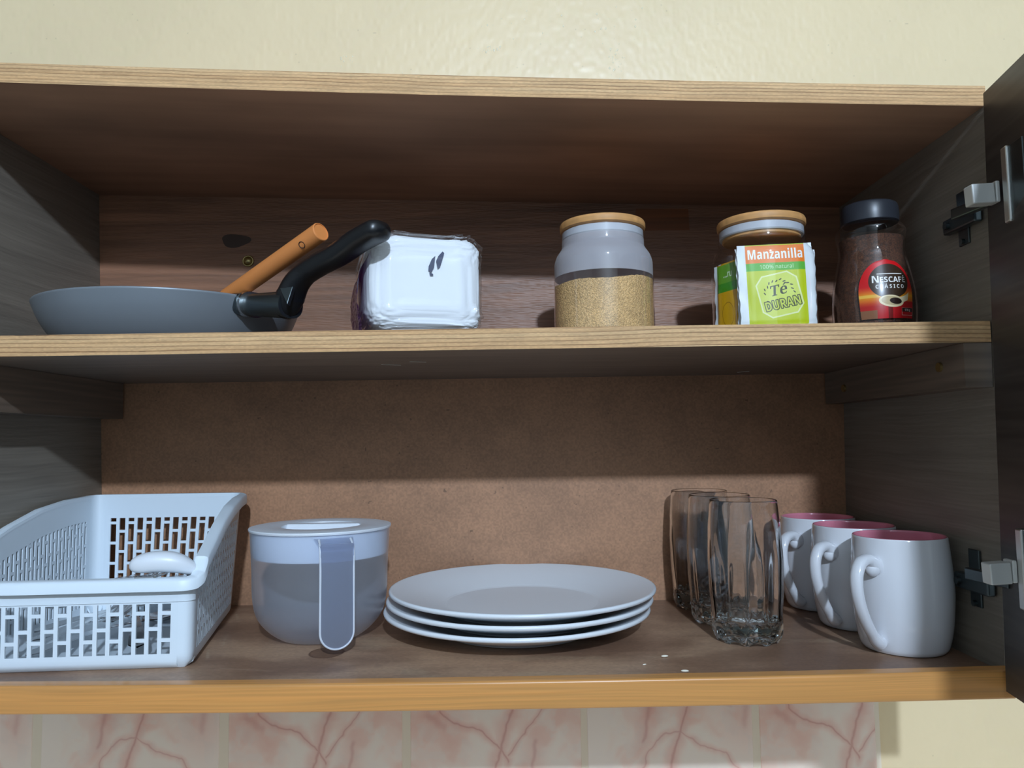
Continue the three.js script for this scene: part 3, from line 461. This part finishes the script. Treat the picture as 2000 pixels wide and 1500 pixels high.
  const cof = part('coffee', lathe(cp, 64, 1.0), M.coffee, scene); T.coffee.repeat.set(3, 2); cof.position.set(...c); tag(cof, 'dark brown coffee granules inside the waisted jar', 'coffee', undefined, 'stuff');
}

// ------------------------------------------------------------------ lower shelf
const Y0 = BT + 0.0003;
// white plastic basket: trapezoid plan, walls with staggered slots, turned-over rim that rises to the back
{
  const t = thing('basket', 'white slotted plastic basket of cutlery with high back on lower shelf', 'basket', [0.11, Y0, 0.155]);
  const O = [0.11, Y0, 0.155], H = 0.138, r0 = 0.013;
  const bot = [[0.012, 0.2775], [0.2245, 0.2632], [0.1745, 0.036], [0.0105, 0.042]], top = [[0.0105, 0.279], [0.226, 0.264], [0.184, 0.032], [0.0075, 0.036]]; // FL FR BR BL
  // plan ring: 4 edges with round corners. s in 0..8: even intervals are edges (front, right, back, side), odd ones corners
  const ring = (c, s) => {
    const k = Math.floor(s) % 8, f = s - Math.floor(s), i = k >> 1, A = c[i], B = c[(i + 1) % 4], Z = c[(i + 3) % 4], C2 = c[(i + 2) % 4];
    const unit = (p, q) => { const l = Math.hypot(q[0] - p[0], q[1] - p[1]); return [(q[0] - p[0]) / l, (q[1] - p[1]) / l]; }, e = unit(A, B), n = unit(B, C2), off = (p, d, m) => [p[0] + d[0] * m, p[1] + d[1] * m];
    if (k % 2 === 0) { const a = off(A, e, r0), b = off(B, e, -r0); return { p: [lerp(a[0], b[0], f), lerp(a[1], b[1], f)], n: [-e[1] * 1, e[0] * 1].map((x) => -x).map((x) => x) }; }
    const P0 = off(B, e, -r0), P2 = off(B, n, r0), w = [(1 - f) ** 2, 2 * f * (1 - f), f * f], d0 = [e[1], -e[0]], d1 = [n[1], -n[0]], nn = [lerp(d0[0], d1[0], f), lerp(d0[1], d1[1], f)], l = Math.hypot(...nn);
    return { p: [P0[0] * w[0] + B[0] * w[1] + P2[0] * w[2], P0[1] * w[0] + B[1] * w[1] + P2[1] * w[2]], n: [nn[0] / l, nn[1] / l] };
  };
  const nrm = (s) => { const a = ring(top, s), k = Math.floor(s) % 8; let n = a.n; if (k % 2 === 0) { const i = k >> 1, A = top[i], B = top[(i + 1) % 4], l = Math.hypot(B[0] - A[0], B[1] - A[1]), e = [(B[0] - A[0]) / l, (B[1] - A[1]) / l]; n = [-e[1], e[0]]; } const cx = a.p[0] - 0.105, cz = a.p[1] - 0.155; if (n[0] * cx + n[1] * cz < 0) n = [-n[0], -n[1]]; return n; };
  const P = (s, y, o = 0) => { const a = ring(bot, s).p, b = ring(top, s).p, v = y / H, n = nrm(s), round = y < 0.008 ? -0.006 * (1 - Math.sqrt(Math.max(0, 1 - (1 - y / 0.008) ** 2))) : 0; return [lerp(a[0], b[0], v) + n[0] * (o + round) - O[0], y, lerp(a[1], b[1], v) + n[1] * (o + round) - O[2]]; };
  const rise = (d) => { const k = [[0, 0.0805], [0.1, 0.0812], [0.2, 0.085], [0.3, 0.094], [0.38, 0.105], [0.48, 0.1205], [0.58, 0.1325], [0.68, 0.138], [0.8, 0.1396], [1, 0.14]]; for (let i = 0; i < k.length - 1; i++) if (d <= k[i + 1][0]) return lerp(k[i][1], k[i + 1][1], (d - k[i][0]) / (k[i + 1][0] - k[i][0])); return 0.14; };
  const topY = (s) => { s = ((s % 8) + 8) % 8; if (s < 1) return 0.0805; if (s < 4) return rise(clamp((s - 1.3) / 2.2)); if (s < 5) return 0.14; return rise(clamp((7.7 - s) / 2.2)); };
  // shell patch between s0..s1 and y0(s)..y1(s) with wall thickness
  const TH = 0.0018, patch = (s0, s1, ya, yb, n = 1, m = 1, out = 0) => {
    const f = (o) => (u, v) => { const s = lerp(s0, s1, u), y = lerp(typeof ya === 'function' ? ya(s) : ya, typeof yb === 'function' ? yb(s) : yb, v); return P(s, y, o + out); };
    const rimv = (v) => grid(n, 1, (u, w) => f(w ? -TH : 0)(u, v), v > 0), rimu = (u) => grid(1, m, (w, v) => f(w ? -TH : 0)(u, v), u === 0);
    return [grid(n, m, f(0)), grid(n, m, f(-TH), true), rimv(0), rimv(1), rimu(0), rimu(1)];
  };
  const W = { front: [], right: [], back: [], left: [] }, solid = [];
  const wall = (i, len, hb, holeTop, key, pitch, bar, inset0) => {
    const s0 = i * 2, list = W[key], inset = inset0 / len, n = Math.round((len - 2 * inset0 - bar) / pitch), S = (x) => s0 + x, bw = bar / len, step = (1 - 2 * inset - bw) / n;
    list.push(...patch(S(0), S(1), 0, hb, 10, 4)); list.push(...patch(S(0), S(inset), hb, holeTop, 1, 2)); list.push(...patch(S(1 - inset), S(1), hb, holeTop, 1, 2));
    list.push(...patch(S(0), S(1), holeTop, (s) => topY(s) - 0.0006, 24, 2));
    for (let k = 0; k <= n; k++) { const a = inset + k * step; list.push(...patch(S(a), S(a + bw), hb, holeTop, 1, 3)); }
    for (let k = 0; k < n; k++) { // bridges, staggered from column to column
      const a = inset + k * step + bw, b = a + step - bw; for (let q = 0; q < 7; q++) { const y = hb + (k % 2 ? 0.0105 : 0.0205) + q * 0.0237; if (y + 0.003 < Math.min(holeTop(S(a)), holeTop(S(b)))) list.push(...patch(S(a), S(b), y, y + 0.0032)); }
    }
  };
  const ht = (s) => Math.max(0.02, topY(s) - 0.0245 - 0.004 * smooth(topY(s), 0.09, 0.13));
  wall(0, 0.2125 - 2 * r0, 0.0135, () => 0.0575, 'front', 0.01085, 0.0036, 0.0025); wall(1, 0.2325 - 2 * r0, 0.0135, ht, 'right', 0.0066, 0.0031, 0.004); wall(2, 0.164 - 2 * r0, 0.0135, () => 0.1125, 'back', 0.0101, 0.0035, 0.003); wall(3, 0.2355 - 2 * r0, 0.0135, ht, 'left', 0.0066, 0.0031, 0.004);
  part('front_wall', W.front, M.basket, t, 'low slotted front'); part('side_wall', W.right, M.basket, t); part('back_wall', W.back, M.basket, t, 'high slotted back'); part('side_wall', W.left, M.basket, t);
  for (let i = 0; i < 4; i++) part('corner', patch(i * 2 + 1, i * 2 + 2, 0, (s) => topY(s) - 0.0006, 8, 12), M.basket, t);
  part('base', (() => { const N = 96, ringP = []; for (let i = 0; i < N; i++) { const s = i / N * 8, q = P(s, 0.0012, -0.0055); ringP.push(q); } return [grid(N, 1, (u, v) => { const q = ringP[Math.round(u * N) % N]; return v ? [0, 0.0012, 0] : q; }), grid(N, 1, (u, v) => { const q = ringP[Math.round(u * N) % N]; return v ? [0, 0.0022, 0] : [q[0], 0.0022, q[2]]; }, true)]; })(), M.basket, t);
  // rim: inner lip, flat top, turned-down outer face
  const prof = [[-TH - 0.0002, -0.004], [-TH, -0.001], [-TH + 0.0006, 0.0003], [0.001, 0.0007], [0.006, 0.0004], [0.0086, -0.0004], [0.0098, -0.0022], [0.0101, -0.0105], [0.0088, -0.0105], [0.0084, -0.003], [0.0, -0.0012], [-TH, -0.004]];
  const outScale = (s) => { const m = ((s % 8) + 8) % 8; return m > 2.6 && m < 5 ? lerp(1, 0.5, smooth(m, 2.6, 3.4)) : m >= 5 ? lerp(0.5, 0.85, smooth(m, 5, 6)) + 0.1 * smooth(m, 7.2, 8) : lerp(0.75, 1, smooth(m, 0, 0.3)); };
  part('rim', creased(grid(320, prof.length - 1, (u, v) => { const s = u * 8, q = prof[Math.round(v * (prof.length - 1))]; const p = P(Math.min(s, 7.99999), topY(s), q[0] > 0 ? q[0] * outScale(s) : q[0]); return [p[0], p[1] + q[1], p[2]]; }, true), 0.7), M.basket, t);
  // thicker band under the rim at the front
  part('ledge', [...patch(7, 7.9999, 0.0592, 0.0715, 8, 1, 0.0011), ...patch(0, 1, 0.0592, 0.0715, 4, 1, 0.0011), ...patch(1, 1.8, 0.0592, 0.0715, 8, 1, 0.0011)], M.basket, t);
}
// cutlery lying in the basket
{
  const steelWorn = std({ color: rgb(190, 190, 190), metalness: 1, roughness: 0.18 });
  const flatBar = (pts, wfn, thick, n = 36) => { // flat shaped strip along x with height profile y(x)
    const g = (s) => grid(n, 8, (u, v) => { const [x, y] = pts(u), w = wfn(u), q = (v - 0.5) * 2; return [x, y[0] + y[1] * q * q + s * thick * (1 - 0.3 * q * q), q * w]; }, s > 0);
    return [g(1), g(-1)];
  };
  const hw = (u) => lerp(0.0075, 0.0032, smooth(u, 0.0, 0.85)) * Math.sqrt(clamp(u / 0.05, 0.05, 1));
  function spoon(label) { const t = thing('spoon', label, 'spoon', [0, 0, 0], 0, 'cutlery in the basket'); part('handle', flatBar((u) => [lerp(-0.1, 0.04, u), [0.004 + 0.004 * Math.sin(u * 3.1), 0.0004]], hw, 0.0008), steelWorn, t); part('bowl', flatBar((u) => [lerp(0.038, 0.09, u), [0.004 - 0.006 * Math.sin(u * 3.14) + 0.001, 0.0065 * Math.sin(u * 3.14)]], (u) => 0.017 * Math.sqrt(Math.max(0.03, 1 - (2 * u - 1) ** 2)), 0.0006), steelWorn, t); return t; }
  function fork(label) { const t = thing('fork', label, 'fork', [0, 0, 0], 0, 'cutlery in the basket'); part('handle', flatBar((u) => [lerp(-0.1, 0.045, u), [0.004 + 0.004 * Math.sin(u * 3.1), 0.0004]], (u) => hw(u) + 0.008 * smooth(u, 0.85, 1), 0.0008), steelWorn, t); for (let i = 0; i < 4; i++) part('tine', sweep([[0.044, 0.004, (i - 1.5) * 0.0058], [0.06, 0.0015, (i - 1.5) * 0.0062], [0.09, 0.006, (i - 1.5) * 0.006]], (u) => [lerp(0.0018, 0.0007, u), 0.0007], [0, 0, 1], 14, 8, 3), steelWorn, t); return t; }
  function knife(label) { const t = thing('table_knife', label, 'knife', [0, 0, 0], 0, 'cutlery in the basket'); part('handle', flatBar((u) => [lerp(-0.1, -0.01, u), [0.004, 0.0]], (u) => lerp(0.008, 0.0065, u) * Math.sqrt(clamp(u / 0.04, 0.05, 1)), 0.0022), steelWorn, t); part('blade', flatBar((u) => [lerp(-0.01, 0.1, u), [0.004, 0.0]], (u) => (0.0062 + 0.003 * Math.sin(u * 2.6)) * Math.sqrt(clamp((1 - u) / 0.12, 0.02, 1)), 0.0006), steelWorn, t); return t; }
  const s0 = spoon('steel spoon lying crosswise in the white basket'), f0 = fork('steel fork lying crosswise in the white basket'), k0 = knife('steel table knife lying crosswise in the white basket');
  const lay = [[s0, 0.1, 0.0, 0.155, 1.25, 0], [f0, 0.125, 0.0075, 0.165, 2.05, 0], [k0, 0.085, 0.014, 0.16, 1.5, 0], [s0, 0.12, 0.021, 0.16, 1.1, 0], [f0, 0.105, 0.028, 0.15, 1.95, 0], [k0, 0.13, 0.034, 0.165, 1.75, 0], [s0, 0.11, 0.041, 0.16, 4.2, 0], [f0, 0.095, 0.047, 0.155, 1.35, 0]];
  const used = new Set();
  for (const [src, x, y, z, a, tilt] of lay) { const o = used.has(src) ? copy(src) : src; used.add(src); o.position.set(x, Y0 + 0.0055 + y, z); o.rotation.set(0, a, tilt, 'YXZ'); }
}
// white rounded handle that rises over the front rim
{
  const t = thing('serving_spoon', 'white plastic utensil with rounded handle over the basket front rim', 'utensil', [0.197, Y0 + 0.0905, 0.2605], 0.12);
  part('handle', sweep([[-0.0285, -0.001, 0.002], [-0.02, 0.002, 0.002], [-0.005, 0.0038, 0.001], [0.01, 0.002, -0.001], [0.021, -0.003, -0.004], [0.0285, -0.008, -0.008]], (u) => { const e = Math.sqrt(Math.max(0.03, 1 - (2 * clamp(u, 0, 1) - 1) ** 4)), w = lerp(1, 0.72, smooth(u, 0.5, 1)); return [0.0098 * e * w, 0.0094 * e * w]; }, [0, 0, 1], 60, 28, 2.2), M.whitePlastic, t, 'smooth white grip');
  part('clip', [rbox(0.016, 0.0014, 0.004, 0.0006, -0.0145, -0.0092, 0.0065), cyl(0.0011, 0.004, 10, 'z').translate(-0.0045, -0.0086, 0.0075)], M.steel, t);
  part('stem', tube([[0.022, -0.005, -0.006], [0.014, -0.03, -0.016], [0.0, -0.062, -0.035], [-0.01, -0.0875, -0.06]], 0.0028, 24, 10), M.steel, t);
}
// translucent measuring jug with white lid
{
  const c = [0.3105, Y0, 0.151], t = thing('measuring_jug', 'frosted plastic measuring jug with white lid and flat clear handle', 'jug', c);
  const outer = spline([[0, 0.0016], [0.03, 0.0012], [0.0385, 0.001], [0.0425, 0.0022], [0.0535, 0.0105], [0.0635, 0.0235], [0.0678, 0.042], [0.0688, 0.07], [0.0705, 0.1], [0.0712, 0.1095]], 60);
  part('body', lathe([...outer, [0.0705, 0.11], [0.0699, 0.1095]], 96, 1.0), M.jugBody, t, 'frosted bluish body');
  const lid = part('lid', lathe([[0.066, 0.0845], [0.0674, 0.0835], [0.0681, 0.085], [0.0695, 0.1098], [0.0722, 0.1102], [0.0726, 0.1118], [0.0722, 0.1128], [0.069, 0.1134], [0.043, 0.1134], [0.0405, 0.1126], [0.0395, 0.11], [0.039, 0.1055], [0.037, 0.1045], [0, 0.1045]], 96, 0.6), M.whitePlastic, t, 'white lid with deep skirt and sunken grip');
  part('grip_bar', (() => { const g = new RoundedBoxGeometry(0.079, 0.0085, 0.013, 3, 0.0025).translate(0, 0.1095, -0.013); return g; })(), M.whitePlastic, lid);
  // flat handle standing off the front
  const a = -0.02, h = new THREE.Group(); h.name = 'handle'; h.userData.label = 'flat clear handle with round end'; h.rotation.y = 0.42; t.add(h);
  const w = 0.0155, zf = 0.09, yb = 0.0075, yt = 0.104, outl = [], inn = [];
  for (let i = 0; i <= 24; i++) { const q = Math.PI + (i / 24) * Math.PI; outl.push([Math.cos(q) * w, yb + w + Math.sin(q) * w]); }
  const shape = new THREE.Shape([[-w, yt], ...outl, [w, yt]].map((p) => new THREE.Vector2(...p)));
  part('panel', new THREE.ExtrudeGeometry(shape, { depth: 0.0016, bevelEnabled: false }).translate(0, 0, zf - 0.0008), M.jugClear, h);
  part('edge_bead', tube([[-w * 0.96, yt + 0.003, zf - 0.012], [-w, yt - 0.004, zf - 0.002], [-w, yt - 0.02, zf], [-w, 0.06, zf], ...outl.map((p) => [p[0], p[1], zf]), [w, 0.06, zf], [w, yt - 0.02, zf], [w, yt - 0.004, zf - 0.002], [w * 0.96, yt + 0.003, zf - 0.012]], 0.0011, 120, 10), M.jugEdge, h);
  part('bridge', grid(20, 16, (u, v) => { const x = (u - 0.5) * 2 * w, q = v * Math.PI / 2, s = Math.sin(q), k = 1 - Math.cos(q); return [x * (1 + 0.25 * v * v), yt - 0.006 + 0.0095 * s - 0.004 * (1 - (x / w) ** 2) * Math.sin(v * 3.1), lerp(zf, Math.sqrt(0.0712 ** 2 - (x * 1.25) ** 2 * 0.9) , k)]; }), M.jugClear, h);
}
// three dinner plates
{
  const prof = [...spline([[0, 0.0032], [0.07, 0.0032], [0.0735, 0.0022], [0.076, 0.0003], [0.0795, 0.0002], [0.082, 0.0018], [0.086, 0.0034], [0.1, 0.0075], [0.12, 0.0134], [0.1395, 0.0186]], 60), [0.1414, 0.0196], [0.1421, 0.0211], [0.1416, 0.0225], [0.14, 0.0231], ...spline([[0.1385, 0.0227], [0.12, 0.018], [0.1, 0.0122], [0.088, 0.0088], [0.083, 0.0074], [0.076, 0.0068], [0.04, 0.0066], [0, 0.0066]], 50)];
  const g = lathe(prof, 128, 1.1), xz = [[0.5145, 0.1385], [0.5175, 0.1395], [0.5205, 0.141]], labels = ['white dinner plate at the bottom of the stack of three', 'white dinner plate in the middle of the stack of three', 'white dinner plate on top of the stack of three'];
  const mk = (i) => { const m = part('dinner_plate', g, M.porcelain, scene); m.scale.set(0.985, 1.08, 0.985); m.position.set(xz[i][0], Y0 + i * 0.0106, xz[i][1] - 0.006); m.rotation.y = i * 0.7; tag(m, labels[i], 'plate', 'stack of white dinner plates'); };
  [0, 1, 2].forEach(mk);
}
// three tumblers
{
  const R = [[0.0, 0.031], [0.006, 0.0328], [0.02, 0.0338], [0.05, 0.0358], [0.075, 0.0364], [0.1, 0.0352], [0.12, 0.0335], [0.1285, 0.0327]], N = 96, rad = (y) => { for (let i = 0; i < R.length - 1; i++) if (y <= R[i + 1][0]) return lerp(R[i][1], R[i + 1][1], smooth(y, R[i][0], R[i + 1][0]) * 0.5 + 0.5 * (y - R[i][0]) / (R[i + 1][0] - R[i][0])); return R[7][1]; };
  const ringAt = (kind, q) => (a) => { // radius and height by angle
    const w = Math.cos(10 * a), f = Math.cos(12 * a);
    if (kind === 'under') return [q * 0.029, 0.003 * (1 - q) + 0.0016 + 0.0022 * w * q];
    if (kind === 'out') return [rad(q) * (1 + 0.032 * w * (1 - smooth(q, 0.002, 0.024)) + 0.004 * f * smooth(q, 0.01, 0.04) * (1 - smooth(q, 0.09, 0.12))), q + (q < 0.012 ? (0.0016 + 0.0016 * w) * (1 - q / 0.012) : 0)];
    if (kind === 'in') { const th = lerp(0.0028, 0.0016, smooth(q, 0.02, 0.1)); return [(rad(q) - th) * (1 - 0.012 * f * (1 - smooth(q, 0.05, 0.1))), q]; }
    return [q * (rad(0.02) - 0.0032), 0.0145 + 0.0035 * q * q + 0.0026 * Math.cos(20 * a) * q * q * q];
  };
  const rings = []; for (let i = 0; i <= 6; i++) rings.push(ringAt('under', i / 6)); for (let i = 0; i <= 40; i++) rings.push(ringAt('out', 0.128 * (i / 40) ** 1.3)); const rr = rad(0.128);
  for (const [dr, dy] of [[-0.0003, 0.0006], [-0.0008, 0.0008], [-0.0013, 0.0006]]) rings.push(() => [rr + dr, 0.128 + dy]);
  for (let i = 30; i >= 0; i--) rings.push(ringAt('in', lerp(0.019, 0.128, i / 30))); for (let i = 6; i >= 0; i--) rings.push(ringAt('floor', i / 6));
  const g = grid(N, rings.length - 1, (u, v) => { const a = u * Math.PI * 2, [r, y] = rings[Math.round(v * (rings.length - 1))](a); return [Math.sin(a) * r, y, Math.cos(a) * r]; });
  const spots = [[0.7425, 0.1855], [0.7385, 0.1115], [0.734, 0.0378]], labels = ['clear glass tumbler at the front of the row of three', 'clear glass tumbler in the middle of the row of three', 'clear glass tumbler at the back of the row, by the hardboard'];
  spots.forEach(([x, z], i) => { const m = part('tumbler', g, M.glass, scene); m.position.set(x, Y0, z); m.rotation.y = 0.3 * i; m.scale.y = 1.06; tag(m, labels[i], 'glass', 'row of clear tumblers'); });
}
// three mugs, white outside and pink inside
{
  const out = spline([[0, 0.0012], [0.03, 0.001], [0.0345, 0.0003], [0.0365, 0.0012], [0.039, 0.006], [0.0425, 0.022], [0.0447, 0.045], [0.0447, 0.062], [0.0432, 0.082], [0.0417, 0.0965]], 60);
  const body = lathe([...out, [0.0416, 0.0975], [0.0411, 0.0983]], 96, 1.0), inside = lathe([[0.0411, 0.0983], [0.0404, 0.0986], [0.0397, 0.0982], ...spline([[0.0394, 0.097], [0.0408, 0.08], [0.0421, 0.06], [0.042, 0.045], [0.04, 0.022], [0.036, 0.008], [0.03, 0.005], [0, 0.0045]], 40)], 96, 1.0);
  // ear handle: ball end near the rim, arch out and down, tapering foot near the base
  const hp = [[0.0415, 0.0735], [0.0465, 0.0775], [0.0545, 0.0815], [0.065, 0.0795], [0.0715, 0.071], [0.0725, 0.058], [0.0685, 0.044], [0.0615, 0.031], [0.0535, 0.0205], [0.0465, 0.0135], [0.041, 0.0095]].map(([r, y]) => [0, y, r]);
  const handle = sweep(hp, (u) => [lerp(0.0062, 0.0052, u) + 0.0022 * (1 - smooth(u, 0.02, 0.16)) + 0.002 * smooth(u, 0.86, 1), lerp(0.0048, 0.0042, u) + 0.0026 * (1 - smooth(u, 0.02, 0.16)) + 0.0016 * smooth(u, 0.86, 1)], [1, 0, 0], 70, 22, 2.2);
  const knob = new THREE.SphereGeometry(0.0072, 24, 16).translate(0, 0.0735, 0.047);
  const t = thing('mug', 'white mug with pink inside at the front of the row of three', 'mug', [0.878, Y0, 0.2228], -0.98, 'row of white and pink mugs');
  t.scale.set(0.985, 1.06, 0.985); part('body', body, M.mugWhite, t, 'white outside'); part('inside', inside, M.mugPink, t, 'pink glazed inside'); part('handle', [handle, knob], M.mugWhite, t);
  copy(t, 'white mug with pink inside in the middle of the row of three', [0.8745, Y0, 0.1335], -0.95); copy(t, 'white mug with pink inside at the back of the row, by the hardboard', [0.8715, Y0, 0.0447], -0.93);
}
// spilt rice grains on the front of the board
{
  const g = new THREE.SphereGeometry(1, 14, 10).scale(0.0034, 0.0009, 0.0012);
  [[0.6491, 0.2444, 0.1, 'white rice grain lying between plates and tumblers'], [0.6576, 0.289, -0.05, 'white rice grain near the wooden strip before the tumblers'], [0.6267, 0.268, 0.4, 'small rice grain close to the plate stack edge'], [0.6989, 0.2955, 0.2, 'small rice grain at the strip before the tumblers, last of four']].forEach(([x, z, a, label], i) => { const m = part('rice_grain', g, M.rice, scene); m.position.set(x, Y0 + 0.0008, z); m.rotation.y = a; if (i > 1) m.scale.setScalar(0.55), m.position.y = Y0 + 0.0004; tag(m, label, 'rice grain', 'spilt rice grains'); });
}
renderer.render(scene, camera);
